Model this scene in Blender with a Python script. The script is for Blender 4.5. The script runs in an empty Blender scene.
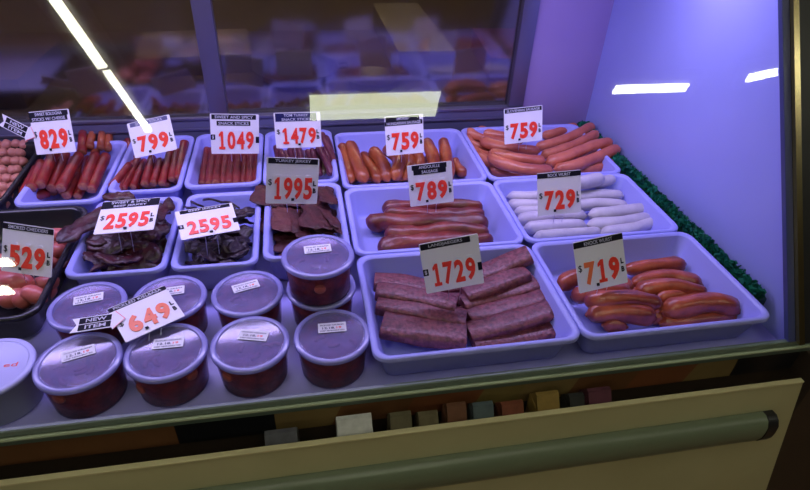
import bpy, bmesh, math, random
from mathutils import Vector, Matrix, noise
import mathutils

C = bpy.context.scene.collection
PI = math.pi
RIM = 0.95            # height of the tray rims above the shop floor
rnd = random.Random(7)

# ------------------------------------------------------------------ camera (all coordinates relative to the rim plane; moved up by RIM at the end)
CAM = Vector((-0.0717, -0.517, 0.5709)); YAW, PITCH, ROLL, F = 0.2041, 0.6254, 0.0472, 565.57
cy, sy, cp, sp = math.cos(YAW), math.sin(YAW), math.cos(PITCH), math.sin(PITCH)
FWD = Vector((sy*cp, cy*cp, -sp)); R0 = Vector((cy, -sy, 0)); U0 = R0.cross(FWD)
RIGHT = math.cos(ROLL)*R0 + math.sin(ROLL)*U0
UP = -math.sin(ROLL)*R0 + math.cos(ROLL)*U0

def at(px, py, z=0.0):
    """the point of the horizontal plane z that the survey of the photo puts at (px, py)"""
    d = (px-405)/F*RIGHT - (py-245)/F*UP + FWD
    return CAM + d*((z-CAM.z)/d.z)

# ------------------------------------------------------------------ materials
MATS = {}
def mat(name, col, rough=.5, metal=0, var=None, scale=30, bump=0, bscale=60, spec=.5, sss=0, coat=0, detail=4, stretch=None):
    m = bpy.data.materials.new(name); m.use_nodes = True; nt = m.node_tree
    b = nt.nodes['Principled BSDF']
    b.inputs['Base Color'].default_value = (*col, 1); b.inputs['Roughness'].default_value = rough
    b.inputs['Metallic'].default_value = metal; b.inputs['Specular IOR Level'].default_value = spec
    b.inputs['Coat Weight'].default_value = coat; b.inputs['Coat Roughness'].default_value = .2
    tc = nt.nodes.new('ShaderNodeTexCoord'); src = tc.outputs['Object']
    if stretch:
        mp = nt.nodes.new('ShaderNodeMapping'); mp.inputs['Scale'].default_value = stretch
        nt.links.new(src, mp.inputs['Vector']); src = mp.outputs['Vector']
    if var:
        n = nt.nodes.new('ShaderNodeTexNoise'); n.inputs['Scale'].default_value = scale; n.inputs['Detail'].default_value = detail
        nt.links.new(src, n.inputs['Vector'])
        r = nt.nodes.new('ShaderNodeValToRGB'); r.color_ramp.elements[0].position = .35; r.color_ramp.elements[1].position = .65
        r.color_ramp.elements[0].color = (*col, 1); r.color_ramp.elements[1].color = (*var, 1)
        nt.links.new(n.outputs['Fac'], r.inputs['Fac']); nt.links.new(r.outputs['Color'], b.inputs['Base Color'])
    if bump:
        n2 = nt.nodes.new('ShaderNodeTexNoise'); n2.inputs['Scale'].default_value = bscale; n2.inputs['Detail'].default_value = 5
        nt.links.new(src, n2.inputs['Vector'])
        bp = nt.nodes.new('ShaderNodeBump'); bp.inputs['Strength'].default_value = bump; bp.inputs['Distance'].default_value = .003
        nt.links.new(n2.outputs['Fac'], bp.inputs['Height']); nt.links.new(bp.outputs['Normal'], b.inputs['Normal'])
    MATS[name] = m
    return m

def emit(name, col, s):
    m = bpy.data.materials.new(name); m.use_nodes = True; nt = m.node_tree
    nt.nodes.remove(nt.nodes['Principled BSDF'])
    e = nt.nodes.new('ShaderNodeEmission'); e.inputs['Color'].default_value = (*col, 1); e.inputs['Strength'].default_value = s
    nt.links.new(e.outputs[0], nt.nodes['Material Output'].inputs['Surface']); return m

def sheer(name, tint, body, fac, rough=.3, gloss=.08):
    """see-through plastic or glass: transparent mixed with a body colour and a thin gloss"""
    m = bpy.data.materials.new(name); m.use_nodes = True; nt = m.node_tree
    nt.nodes.remove(nt.nodes['Principled BSDF'])
    t = nt.nodes.new('ShaderNodeBsdfTransparent'); t.inputs['Color'].default_value = (*tint, 1)
    g = nt.nodes.new('ShaderNodeBsdfGlossy'); g.inputs['Roughness'].default_value = rough
    last = t.outputs[0]
    if fac > 0:
        d = nt.nodes.new('ShaderNodeBsdfDiffuse'); d.inputs['Color'].default_value = (*body, 1)
        x = nt.nodes.new('ShaderNodeMixShader'); x.inputs[0].default_value = fac
        nt.links.new(last, x.inputs[1]); nt.links.new(d.outputs[0], x.inputs[2]); last = x.outputs[0]
    x = nt.nodes.new('ShaderNodeMixShader'); x.inputs[0].default_value = gloss
    nt.links.new(last, x.inputs[1]); nt.links.new(g.outputs[0], x.inputs[2])
    nt.links.new(x.outputs[0], nt.nodes['Material Output'].inputs['Surface'])
    return m

TRAY = mat('tray_plastic', (.36,.37,.86), .38, bump=.04, bscale=200, spec=.4)
DARKTRAY = mat('dark_tray_plastic', (.012,.012,.016), .25)
DECK = mat('deck_enamel', (.40,.38,.82), .35, var=(.34,.32,.72), scale=9, bump=.03)
ENDW = mat('end_wall_enamel', (.38,.42,.88), .32, var=(.34,.38,.82), scale=3, bump=.02, bscale=8)
REARP = mat('rear_panel_enamel', (.36,.27,.56), .35, var=(.32,.24,.52), scale=3)
STEEL = mat('brushed_aluminium', (.24,.23,.34), .38, metal=.8, bump=.03, stretch=(1,40,40))
DSTEEL = mat('dark_steel', (.15,.15,.26), .35, metal=.4)
BRASS = mat('brass_edge', (.5,.42,.22), .25, metal=1)
BLACK = mat('black_plastic', (.012,.012,.014), .4)
GASKET = mat('blue_black_gasket', (.05,.06,.18), .35)
LEDGE = mat('grey_green_ledge', (.12,.165,.14), .4, bump=.02)
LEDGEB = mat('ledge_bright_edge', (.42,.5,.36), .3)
CREAM = mat('olive_cream_enamel', (.50,.47,.27), .45, var=(.44,.41,.23), scale=5, bump=.03, bscale=15)
BUMP = mat('grey_green_vinyl', (.14,.17,.11), .32, bump=.04, stretch=(1,10,10))
PAPER = mat('white_card', (.86,.84,.9), .35, bump=.01)
INKB = mat('black_ink', (.010,.010,.018), .6, spec=.12)
INKBL = mat('navy_ink', (.018,.02,.09), .6, spec=.12)
HEADTXT = mat('pale_lettering', (.62,.62,.72), .5)
RED = mat('price_red', (.95,.055,.03), .35)
ORANGE = mat('price_orange', (.95,.2,.07), .35)
CLEARTAB = mat('milky_tab', (.85,.85,.95), .2)
WIRE = mat('spike_wire', (.6,.6,.65), .3, metal=1)
PARSLEY = mat('green_plastic_parsley', (.010,.19,.10), .6, var=(.006,.10,.075), scale=50, spec=.2)
LID = sheer('milky_lid', (.80,.72,.90), (.46,.45,.85), .20, .16, .09)
LIDRIM = sheer('milky_lid_rim', (.62,.6,.85), (.48,.46,.95), .55, .2, .09)
CUP = sheer('clear_cup', (.78,.72,.80), (.3,.3,.5), .035, .10, .05)
CUPW = sheer('frosted_cup', (.8,.8,.85), (.66,.68,.74), .75, .3, .06)
LIDW = mat('white_lid', (.55,.55,.95), .35)
RELISH = mat('red_brown_relish', (.11,.008,.010), .3, var=(.34,.04,.03), scale=75, bump=.5, bscale=90, coat=.3)
CREAMY = mat('pale_salad', (.62,.62,.58), .5, var=(.5,.5,.5), scale=60, bump=.3)
PIECE = mat('pink_pickled_piece', (.42,.09,.06), .35, var=(.3,.06,.04), scale=60)
GLASS = sheer('case_glass', (.97,.975,.985), (0,0,0), 0, .0, .06)
# food
F_PINK = mat('salmon_sausage_skin', (.62,.175,.095), .34, var=(.42,.095,.06), scale=24, bump=.5, bscale=55, coat=.3)
F_WHITE = mat('white_sausage_skin', (.62,.58,.62), .38, var=(.44,.40,.48), scale=22, bump=.5, bscale=50, coat=.2)
F_KNOCK = mat('orange_knockwurst_skin', (.50,.105,.04), .30, var=(.18,.025,.016), scale=24, bump=.6, bscale=50, coat=.4)
F_SMOK = mat('smoked_orange_skin', (.48,.115,.035), .33, var=(.24,.04,.018), scale=24, bump=.5, bscale=50, coat=.3)
F_ANDO = mat('andouille_skin', (.25,.032,.022), .4, var=(.10,.010,.010), scale=26, bump=1.0, bscale=60, coat=.35)
F_LAND = mat('landjaeger_meat', (.24,.062,.075), .42, var=(.085,.014,.024), scale=150, bump=.9, bscale=130, detail=8, coat=.15)
F_STICK = mat('bologna_stick_skin', (.30,.022,.018), .34, var=(.17,.010,.010), scale=40, bump=.3, coat=.2)
F_STICK2 = mat('snack_stick_skin', (.27,.018,.018), .34, var=(.16,.010,.011), scale=50, bump=.3, coat=.2)
F_STICK3 = mat('spicy_stick_skin', (.24,.026,.026), .42, var=(.15,.015,.018), scale=50, bump=.4)
F_CUT = mat('cheese_cut_end', (.50,.20,.09), .5, var=(.35,.08,.04), scale=200)
F_PURP = mat('purple_turkey_stick', (.16,.03,.06), .36, var=(.09,.015,.035), scale=60, bump=.4)
F_GREEN = mat('green_flecked_stick', (.14,.13,.06), .45, var=(.22,.06,.09), scale=60, bump=.4)
F_JERK = mat('maroon_jerky', (.070,.009,.017), .36, var=(.022,.004,.008), scale=55, bump=1.0, bscale=120, coat=.2)
F_JERK2 = mat('black_jerky', (.032,.012,.022), .40, var=(.018,.008,.014), scale=60, bump=1.0, bscale=120, coat=.25)
F_TURK = mat('turkey_jerky', (.095,.020,.022), .5, var=(.045,.010,.013), scale=60, bump=.7, bscale=120)
F_TURK2 = mat('tan_turkey_jerky', (.15,.045,.04), .5, var=(.10,.025,.025), scale=60, bump=.7, bscale=120)
F_RAWP = mat('pink_cheddar_sausage', (.58,.14,.12), .34, var=(.46,.10,.09), scale=32, bump=.3, coat=.2)
F_LINK = mat('pale_pink_link', (.55,.23,.17), .4, var=(.42,.14,.11), scale=50, bump=.4)

# ------------------------------------------------------------------ mesh helpers
def link(name, me, m=None, parent=None, loc=None):
    o = bpy.data.objects.new(name, me); C.objects.link(o)
    if m is not None:
        for k in (m if isinstance(m, (list, tuple)) else [m]): me.materials.append(k)
    if parent is not None: o.parent = parent
    if loc is not None: o.location = loc
    return o

def fin(name, bm, m, parent=None, loc=None, smooth=True, angle=None):
    bmesh.ops.recalc_face_normals(bm, faces=bm.faces[:])
    me = bpy.data.meshes.new(name); bm.to_mesh(me); bm.free()
    if smooth:
        for p in me.polygons: p.use_smooth = True
        if angle: me.set_sharp_from_angle(angle=angle)
    return link(name, me, m, parent, loc)

def tag(o, label=None, cat=None, group=None, kind=None):
    if label: o['label'] = label
    if cat: o['category'] = cat
    if group: o['group'] = group
    if kind: o['kind'] = kind
    return o

def empty(name, loc, label=None, cat=None, group=None, kind=None):
    o = bpy.data.objects.new(name, None); C.objects.link(o); o.location = loc; o.empty_display_size = .02
    return tag(o, label, cat, group, kind)

def box(bm, x0, x1, y0, y1, z0, z1, bev=0):
    v = [bm.verts.new(p) for p in ((x0,y0,z0),(x1,y0,z0),(x1,y1,z0),(x0,y1,z0),(x0,y0,z1),(x1,y0,z1),(x1,y1,z1),(x0,y1,z1))]
    fs = [bm.faces.new([v[i] for i in q]) for q in ((0,3,2,1),(4,5,6,7),(0,1,5,4),(1,2,6,5),(2,3,7,6),(3,0,4,7))]
    if bev:
        es = list({e for f in fs for e in f.edges})
        bmesh.ops.bevel(bm, geom=es, offset=bev, segments=2, affect='EDGES', profile=.6)

def boxo(name, b, m, parent=None, bev=.001, loc=None):
    bm = bmesh.new(); box(bm, *b, bev=bev)
    return fin(name, bm, m, parent, loc, angle=math.radians(35))

def prism(bm, poly, x0, x1):
    """extrude a y-z outline along x"""
    a = [bm.verts.new((x0, y, z)) for y, z in poly]; b = [bm.verts.new((x1, y, z)) for y, z in poly]
    n = len(poly)
    bm.faces.new(a); bm.faces.new(b[::-1])
    for i in range(n): bm.faces.new((a[i], b[i], b[(i+1)%n], a[(i+1)%n]))

def catmull(P, k):
    P = [Vector(p) for p in P]
    if len(P) == 2: P = [P[0], P[0].lerp(P[1], .5), P[1]]
    Q = [2*P[0]-P[1]] + P + [2*P[-1]-P[-2]]
    out = []
    for i in range(1, len(Q)-2):
        for j in range(k):
            t = j/k
            a, b, c, d = Q[i-1], Q[i], Q[i+1], Q[i+2]
            out.append(.5*((2*b)+(c-a)*t+(2*a-5*b+4*c-d)*t*t+(3*b-a-3*c+d)*t**3))
    out.append(P[-1]); return out

def sweep(bm, P, a, b, n=14, k=6, expo=2.0, cap=.9, taper=(1,1), wob=.0, seed=0, nub=0, flat_end=False, wrinkle=0, cutm=False):
    """tube along P; half width a (sideways), half height b (up); superellipse section, rounded ends"""
    pts = catmull(P, k)
    # trim to even parameter
    L = [0]
    for i in range(1, len(pts)): L.append(L[-1]+(pts[i]-pts[i-1]).length)
    tot = L[-1] or 1e-6
    def samp(s):
        s = max(0, min(tot, s))
        for i in range(1, len(L)):
            if L[i] >= s:
                t = (s-L[i-1])/max(1e-9, L[i]-L[i-1]); return pts[i-1].lerp(pts[i], t)
        return pts[-1]
    er = min(max(a, b)*cap, tot*.4)
    ss, rr = [], []
    if flat_end:
        for s, q in ((0, .001), (0, .90), (er*.12, 1)): ss.append(s); rr.append(q)
    else:
        if nub: ss += [-nub, -nub*.6, -nub*.1]; rr += [.10, .22, .20]
        for j in range(5):
            th = j/4*PI/2; ss.append(er*(1-math.cos(th))); rr.append(max(.02 if not nub else .3, math.sin(th)))
    m = max(5, int(tot/max(a, b)/1.1))
    body = [er + (tot-2*er)*i/m for i in range(1, m)]
    n0 = len(ss)
    ends = [(tot-s, r) for s, r in zip(ss, rr)][::-1]
    seq = list(zip(ss, rr)) + [(s, 1) for s in body] + ends
    rings = []
    for s, q in seq:
        c = samp(s)
        e = max(tot*.02, 1e-4)
        tdir = (samp(min(tot, max(0, s)+e))-samp(max(0, min(tot, s)-e))).normalized()
        if s < 0: c = pts[0]+tdir*s
        if s > tot: c = pts[-1]+tdir*(s-tot)
        side = tdir.cross(Vector((0, 0, 1)))
        side = side.normalized() if side.length > .05 else Vector((1, 0, 0))
        up = side.cross(tdir).normalized()
        u = s/tot
        tp = taper[0]+(taper[1]-taper[0])*min(1, max(0, u))
        ring = []
        for i in range(n):
            th = 2*PI*i/n
            ct, st = math.cos(th), math.sin(th)
            x = math.copysign(abs(ct)**(2/expo), ct); y = math.copysign(abs(st)**(2/expo), st)
            g = 1+wob*noise.noise(Vector((s*28+seed*3.1, ct*1.2+seed, st*1.2)))
            if wrinkle: g += wrinkle*math.sin(s*900+3*noise.noise(Vector((s*60, th, seed))))*max(0, st)
            ring.append(bm.verts.new(c+(side*x*a+up*y*b)*q*tp*g))
        rings.append(ring)
    for r0, r1 in zip(rings, rings[1:]):
        for i in range(n): bm.faces.new((r0[i], r0[(i+1)%n], r1[(i+1)%n], r1[i]))
    for f in (bm.faces.new(rings[0][::-1]), bm.faces.new(rings[-1])):
        if cutm: f.material_index = 1
    if cutm:
        for f in bm.faces:
            if all(v in rings[0] or v in rings[1] for v in f.verts) or all(v in rings[-1] or v in rings[-2] for v in f.verts): f.material_index = 1

def food(name, P, a, m, label, cat, group, b=None, **kw):
    P = [Vector(p) for p in P]
    c = sum(P, Vector())/len(P)
    bm = bmesh.new(); sweep(bm, [p-c for p in P], a, b or a, **kw)
    o = fin(name, bm, [m, F_CUT] if kw.get('cutm') else m, None, c, angle=math.radians(50) if kw.get('flat_end') else None)
    return tag(o, label, cat, group)

def lathe(bm, prof, n=40, cx=0, cy=0):
    rings = []
    for r, z in prof:
        if r < 1e-5: rings.append([bm.verts.new((cx, cy, z))])
        else: rings.append([bm.verts.new((cx+r*math.cos(2*PI*i/n), cy+r*math.sin(2*PI*i/n), z)) for i in range(n)])
    for a, b in zip(rings, rings[1:]):
        for i in range(n):
            j = (i+1) % n
            if len(a) == 1 and len(b) == 1: continue
            if len(a) == 1: bm.faces.new((a[0], b[i], b[j]))
            elif len(b) == 1: bm.faces.new((a[i], a[j], b[0]))
            else: bm.faces.new((a[i], a[j], b[j], b[i]))

def rrect(x0, x1, y0, y1, r, n=6):
    pts = []
    for cx, cyy, a0 in ((x1-r, y1-r, 0), (x0+r, y1-r, 90), (x0+r, y0+r, 180), (x1-r, y0+r, 270)):
        for i in range(n+1):
            a = math.radians(a0+90*i/n); pts.append((cx+r*math.cos(a), cyy+r*math.sin(a)))
    return pts

def tray(name, x0, x1, y0, y1, label, m=None, depth=.062, rim=.0, r=.022, slope=.018, lip=.007, step=None):
    """a moulded tub: rolled rim, sloping walls, inside floor; one mesh, with the rim as a part"""
    g = .0008; x0 += g; x1 -= g; y0 += g; y1 -= g
    cx, cyy = (x0+x1)/2, (y0+y1)/2
    t = empty(name, (cx, cyy, rim-depth), label, 'tray')
    def loft(bm, levels):
        rings = []
        for ins, z in levels:
            rr = max(.006, r-ins*.45)
            rings.append([bm.verts.new((px-cx, py-cyy, z+depth)) for px, py in rrect(x0+ins, x1-ins, y0+ins, y1-ins, rr)])
        for a, b in zip(rings, rings[1:]):
            n = len(a)
            for i in range(n): bm.faces.new((a[i], a[(i+1)%n], b[(i+1)%n], b[i]))
        return rings
    bm = bmesh.new()
    lv = [(.006, -.006), (.0075, -.010)]
    if step: lv += [(.008, -step), (.011, -step-.001)]
    outer = lv + [(slope+.002, -depth+.006), (slope+.008, -depth)]
    inner = [(.0095, -.003), (.012, -.010), (slope+.004, -depth+.012), (slope+.010, -depth+.0055), (slope+.018, -depth+.004)]
    ro = loft(bm, outer); ri = loft(bm, inner)
    bm.faces.new(ro[-1][::-1]); bm.faces.new(ri[-1])
    fin('tub', bm, m or TRAY, t, angle=math.radians(60))
    bm = bmesh.new()
    rg = loft(bm, [(.0062, -.0062), (0, -lip), (0, -.0015), (.0015, 0), (.0065, .0002), (.0095, -.003)])
    a, b = rg[-1], rg[0]; n = len(a)
    for i in range(n): bm.faces.new((a[i], a[(i+1)%n], b[(i+1)%n], b[i]))
    fin('rim', bm, m or TRAY, t, angle=math.radians(60))
    return t

# ------------------------------------------------------------------ text
def text_mesh(s, weight=.0, extrude=.0, bevel=0):
    cu = bpy.data.curves.new('lettering', 'FONT'); cu.body = s; cu.size = 1; cu.offset = weight; cu.extrude = extrude
    cu.bevel_depth = bevel; cu.resolution_u = 3
    o = bpy.data.objects.new('lettering', cu); C.objects.link(o)
    bpy.context.view_layer.update()
    me = bpy.data.meshes.new_from_object(o.evaluated_get(bpy.context.evaluated_depsgraph_get()))
    bpy.data.objects.remove(o); bpy.data.curves.remove(cu)
    me.materials.clear()
    return me
TCACHE = {}
def digit_one(name, x0, x1, y0, y1, m, parent, z, thick):
    P = [(.12,0),(.88,0),(.88,.14),(.66,.14),(.66,1),(.42,1),(.12,.84),(.12,.70),(.36,.78),(.36,.14),(.12,.14)]
    bm = bmesh.new(); a = [bm.verts.new((x0+u*(x1-x0), y0+v*(y1-y0), z)) for u, v in P]; b = [bm.verts.new((q.co.x, q.co.y, z+thick)) for q in a]
    n = len(P); bm.faces.new(a[::-1]); bm.faces.new(b)
    for i in range(n): bm.faces.new((a[i], a[(i+1)%n], b[(i+1)%n], b[i]))
    return fin(name, bm, m, parent, smooth=False)
def text(name, s, x0, x1, y0, y1, m, parent, z=0, weight=.02, thick=.0004, label=None):
    """letters fitted to a rectangle of the parent's x-y plane"""
    k = (s, weight)
    if k not in TCACHE: TCACHE[k] = text_mesh(s, weight, .5)
    me = TCACHE[k].copy()
    xs = [v.co.x for v in me.vertices]; ys = [v.co.y for v in me.vertices]
    ax, bx, ay, by = min(xs), max(xs), min(ys), max(ys)
    for v in me.vertices:
        v.co = Vector((x0+(v.co.x-ax)/(bx-ax)*(x1-x0), y0+(v.co.y-ay)/(by-ay)*(y1-y0), z+(v.co.z+.5)*thick))
    o = link(name, me, m, parent)
    if label: o['label'] = label
    return o

def plate(name, x0, x1, y0, y1, z0, z1, m, parent, r=.0015, label=None):
    bm = bmesh.new()
    p = rrect(x0, x1, y0, y1, min(r, (x1-x0)*.45, (y1-y0)*.45), 3)
    a = [bm.verts.new((x, y, z0)) for x, y in p]; b = [bm.verts.new((x, y, z1)) for x, y in p]; n = len(p)
    bm.faces.new(a[::-1]); bm.faces.new(b)
    for i in range(n): bm.faces.new((a[i], a[(i+1)%n], b[(i+1)%n], b[i]))
    o = fin(name, bm, m, parent, smooth=False)
    if label: o['label'] = label
    return o

# ------------------------------------------------------------------ ROOM
FL = -RIM
def structure(name, b, m):
    o = boxo(name, b, m, bev=0); o['kind'] = 'structure'; return o
def tile_floor():
    m = bpy.data.materials.new('terracotta_tiles'); m.use_nodes = True; nt = m.node_tree; b = nt.nodes['Principled BSDF']
    tc = nt.nodes.new('ShaderNodeTexCoord'); ck = nt.nodes.new('ShaderNodeTexChecker'); ck.inputs['Scale'].default_value = 3.3
    ck.inputs['Color1'].default_value = (.30,.20,.09,1); ck.inputs['Color2'].default_value = (.20,.06,.03,1)
    nt.links.new(tc.outputs['Object'], ck.inputs['Vector']); nt.links.new(ck.outputs['Color'], b.inputs['Base Color'])
    b.inputs['Roughness'].default_value = .45
    return m
PLASTER = mat('shop_plaster', (.32,.27,.2), .8, var=(.28,.24,.18), scale=2)
CEIL = mat('ceiling_board', (.30,.28,.24), .9, var=(.26,.24,.2), scale=3)
structure('floor', (-6, 6, -8, 4.2, FL-.05, FL), tile_floor())
structure('ceiling', (-6, 6, -8, 4.2, 2.06, 2.12), CEIL)
structure('wall_back', (-6, 6, 4.2, 4.3, FL, 2.1), PLASTER)
structure('wall_front', (-6, 6, -8.1, -8, FL, 2.1), PLASTER)
structure('wall_left', (-6.1, -6, -8, 4.2, FL, 2.1), PLASTER)
structure('wall_right', (6, 6.1, -8, 4.2, FL, 2.1), PLASTER)

TUBE = emit('tube_light', (1.0, 1.0, .80), 30)
TUBE2 = emit('diffuser_light', (.93, 1.0, .66), 12)
WHITEM = mat('white_enamel', (.5,.5,.48), .5)
def fixture(name, x0, x1, y0, y1, label, bars, m=TUBE):
    cx, cyy = (x0+x1)/2, (y0+y1)/2
    t = empty(name, (cx, cyy, 2.0), label, 'ceiling light', 'ceiling lights above the customers')
    boxo('housing', (x0-cx-.03, x1-cx+.03, y0-cyy-.03, y1-cyy+.03, .012, .06), WHITEM, t)
    for b in bars:
        boxo('tube', (b[0]-cx, b[1]-cx, b[2]-cyy, b[3]-cyy, -.004, .0118), m, t, bev=.003)
    return t
# long run of bare tubes towards the camera's left
t = fixture('ceiling_light', -1.06, -.95, -1.85, -.62, 'long bare two-tube ceiling light running away over the aisle', [(-1.03,-.985,-1.348,-.65), (-1.02,-.985,-1.82,-1.372)]); t.rotation_euler.z = .17
t = fixture('ceiling_light', -.04, .73, -1.79, -1.55, 'wide square-ended ceiling light with a greenish diffuser', [(-.02,.71,-1.765,-1.575)], TUBE2)
t = fixture('ceiling_light', 1.72, 2.32, -1.66, -1.53, 'short ceiling light over the right side of the aisle', [(1.78,2.26,-1.625,-1.565)])
t = fixture('ceiling_light', 2.6, 3.3, -1.52, -1.38, 'ceiling light farthest to the right', [(2.62,3.25,-1.48,-1.42)]); t.rotation_euler.z = .25
t = fixture('ceiling_light', -3.4, -2.15, -3.26, -3.04, 'far ceiling light at the left of the shop', [(-3.35,-2.19,-3.2,-3.09)])
t = fixture('ceiling_light', -3.6, -2.35, -3.70, -3.46, 'ceiling light farthest from the case at the left', [(-3.55,-2.39,-3.65,-3.51)])
FILL = emit('added_fill_light', (1.0,.95,.80), 2.3)  # added fill, out of view: brightens the tags and the front panel
t = fixture('ceiling_light', -.80, 1.2, -.85, -.4, 'added unseen warm fill light above the front of the deli case', [(-.78,1.18,-.83,-.42)], FILL)

t = fixture('ceiling_light', -1.2, 1.2, 1.9, 2.2, 'added unseen warm fill light over the work counter behind the case', [(-1.18,1.18,1.92,2.18)], emit('added_counter_fill', (1.0,.82,.55), 30))  # added lamp, out of view: lifts the dark area behind the rear doors

# ------------------------------------------------------------------ DISPLAY CASE
case = empty('display_case', (0, .35, FL), 'long refrigerated deli case with slanted front glass and cream front panel', 'display case')
case_off = Vector((0, .35, FL))
def cpart(name, b, m, bev=.001, parent=None, label=None):
    bm = bmesh.new(); box(bm, *b, bev=bev)
    for v in bm.verts: v.co -= case_off
    o = fin(name, bm, m, parent or case, angle=math.radians(35))
    if label: o['label'] = label
    return o
def cprism(name, poly, x0, x1, m, parent=None, label=None, angle=35):
    bm = bmesh.new(); prism(bm, poly, x0, x1)
    for v in bm.verts: v.co -= case_off
    o = fin(name, bm, m, parent or case, angle=math.radians(angle))
    if label: o['label'] = label
    return o
XL, XR = -1.3, .66
GT = (0.0, -.036)                       # foot of the glass
def gy(z): return -.012+.64*(z+.014)    # slanted glass: y for a height z
cpart('deck', (XL, XR, -.012, .80, -.0685, -.0655), DECK)
# end wall: slanted front edge follows the glass
cprism('end_wall', [(.004,-.085),(.004,0),(gy(.52)+.004,.52),(.80,.52),(.80,-.085)], XR, XR+.02, ENDW)
cprism('far_end_wall', [(.004,-.085),(.004,0),(gy(.52)+.004,.52),(.80,.52),(.80,-.085)], XL-.02, XL, ENDW)
# rear wall with sliding doors
cpart('rear_panel', (.476, XR, .765, .785, -.0655, .52), REARP, label='mauve fixed rear panel at the right')
sill = cpart('rear_sill', (XL, .476, .752, .80, -.0655, .034), DSTEEL, label='dark metal sill under the sliding doors')
cpart('sill_rail', (XL, .476, .748, .7515, .031, .0365), STEEL, parent=sill)
cpart('sill_rail', (XL, .476, .748, .7515, .006, .011), STEEL, parent=sill)
# stiles of the two doors
cpart('door_stile', (.438, .476, .755, .79, .0345, .52), STEEL, bev=.003)
cpart('door_stile', (-.276, -.236, .755, .775, .0345, .52), STEEL, bev=.003)
cpart('door_stile', (-.95, -.91, .755, .775, .0345, .52), STEEL, bev=.003)
# mirror-like door glass
m = bpy.data.materials.new('door_glass'); m.use_nodes = True; nt = m.node_tree; nt.nodes.remove(nt.nodes['Principled BSDF'])
tt = nt.nodes.new('ShaderNodeBsdfTransparent'); tt.inputs['Color'].default_value = (.62,.60,.58,1)
gg = nt.nodes.new('ShaderNodeBsdfGlossy'); gg.inputs['Roughness'].default_value = .10; gg.inputs['Color'].default_value = (.8,.78,.9,1)
xx = nt.nodes.new('ShaderNodeMixShader'); xx.inputs[0].default_value = .26
nt.links.new(tt.outputs[0], xx.inputs[1]); nt.links.new(gg.outputs[0], xx.inputs[2]); nt.links.new(xx.outputs[0], nt.nodes['Material Output'].inputs['Surface'])
DGLASS = m
cpart('door_glass', (-.236, .438, .772, .776, .0345, .52), DGLASS, bev=0)
cpart('door_glass', (-.91, -.276, .762, .766, .0345, .52), DGLASS, bev=0)
# canopy with the lamp
cprism('canopy', [(gy(.52),.52),(gy(.52),.60),(.80,.60),(.80,.52)], XL-.02, XR+.02, WHITEM)
# front glass
bm = bmesh.new()
v = [bm.verts.new(Vector(p)-case_off) for p in ((XL, gy(-.0265), -.0265), (.650, gy(-.0265), -.0265), (.650, gy(.519), .519), (XL, gy(.519), .519))]
bm.faces.new(v)
fin('front_glass', bm, GLASS, case, smooth=False)
# slanted end post with gasket and bright edge
def slant(name, x0, x1, d0, d1, m):
    cprism(name, [(gy(-.026)+d0,-.026),(gy(-.026)+d1,-.026),(gy(.56)+d1,.56),(gy(.56)+d0,.56)], x0, x1, m)
slant('gasket', .628, .640, -.006, .003, GASKET)
slant('post_edge', .6405, .650, -.014, .003, BRASS)
slant('end_post', .6505, .76, -.012, .03, BLACK)
# ledge that carries the glass
led = cprism('ledge', [(-.018,-.042),(-.024,-.037),(-.024,-.0285),(-.0225,-.027),(-.018,-.027),(-.0125,-.064),(-.0125,-.068)], XL, .70, LEDGE)
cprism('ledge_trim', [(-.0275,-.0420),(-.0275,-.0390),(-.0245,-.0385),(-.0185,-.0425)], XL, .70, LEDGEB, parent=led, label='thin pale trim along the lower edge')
# recess under the ledge
cpart('recess_back', (XL, .70, .001, .006, -.24, -.0695), mat('recess_brown', (.045,.03,.022), .4), bev=0)
cpart('recess_shelf', (XL, .70, -.047, .001, -.246, -.24), BLACK, bev=0)
# upper strip: coloured pieces that paint in the reflection of the floor tiles
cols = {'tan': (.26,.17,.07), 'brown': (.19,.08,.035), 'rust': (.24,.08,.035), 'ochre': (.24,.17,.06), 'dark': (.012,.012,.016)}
BM = {k: mat('tile_reflection_'+k, v, .35, var=tuple(c*.75 for c in v), scale=12) for k, v in cols.items()}
def Xat(px, py, Y=-.0):
    d = (px-405)/F*RIGHT - (py-245)/F*UP + FWD
    return (CAM + d*((Y-CAM.y)/d.y))
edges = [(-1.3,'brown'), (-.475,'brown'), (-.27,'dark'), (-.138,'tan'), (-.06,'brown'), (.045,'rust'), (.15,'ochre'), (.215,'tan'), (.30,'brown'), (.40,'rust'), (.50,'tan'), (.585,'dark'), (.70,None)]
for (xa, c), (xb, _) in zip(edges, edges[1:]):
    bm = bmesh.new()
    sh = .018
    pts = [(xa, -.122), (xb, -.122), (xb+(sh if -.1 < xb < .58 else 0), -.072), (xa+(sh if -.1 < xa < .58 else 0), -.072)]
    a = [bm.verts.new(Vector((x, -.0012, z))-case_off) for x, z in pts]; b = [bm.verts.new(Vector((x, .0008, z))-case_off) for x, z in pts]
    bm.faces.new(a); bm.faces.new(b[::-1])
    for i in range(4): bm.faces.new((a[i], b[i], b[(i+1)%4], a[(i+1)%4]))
    fin('tile_reflection', bm, BM[c], case, smooth=False)
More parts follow.
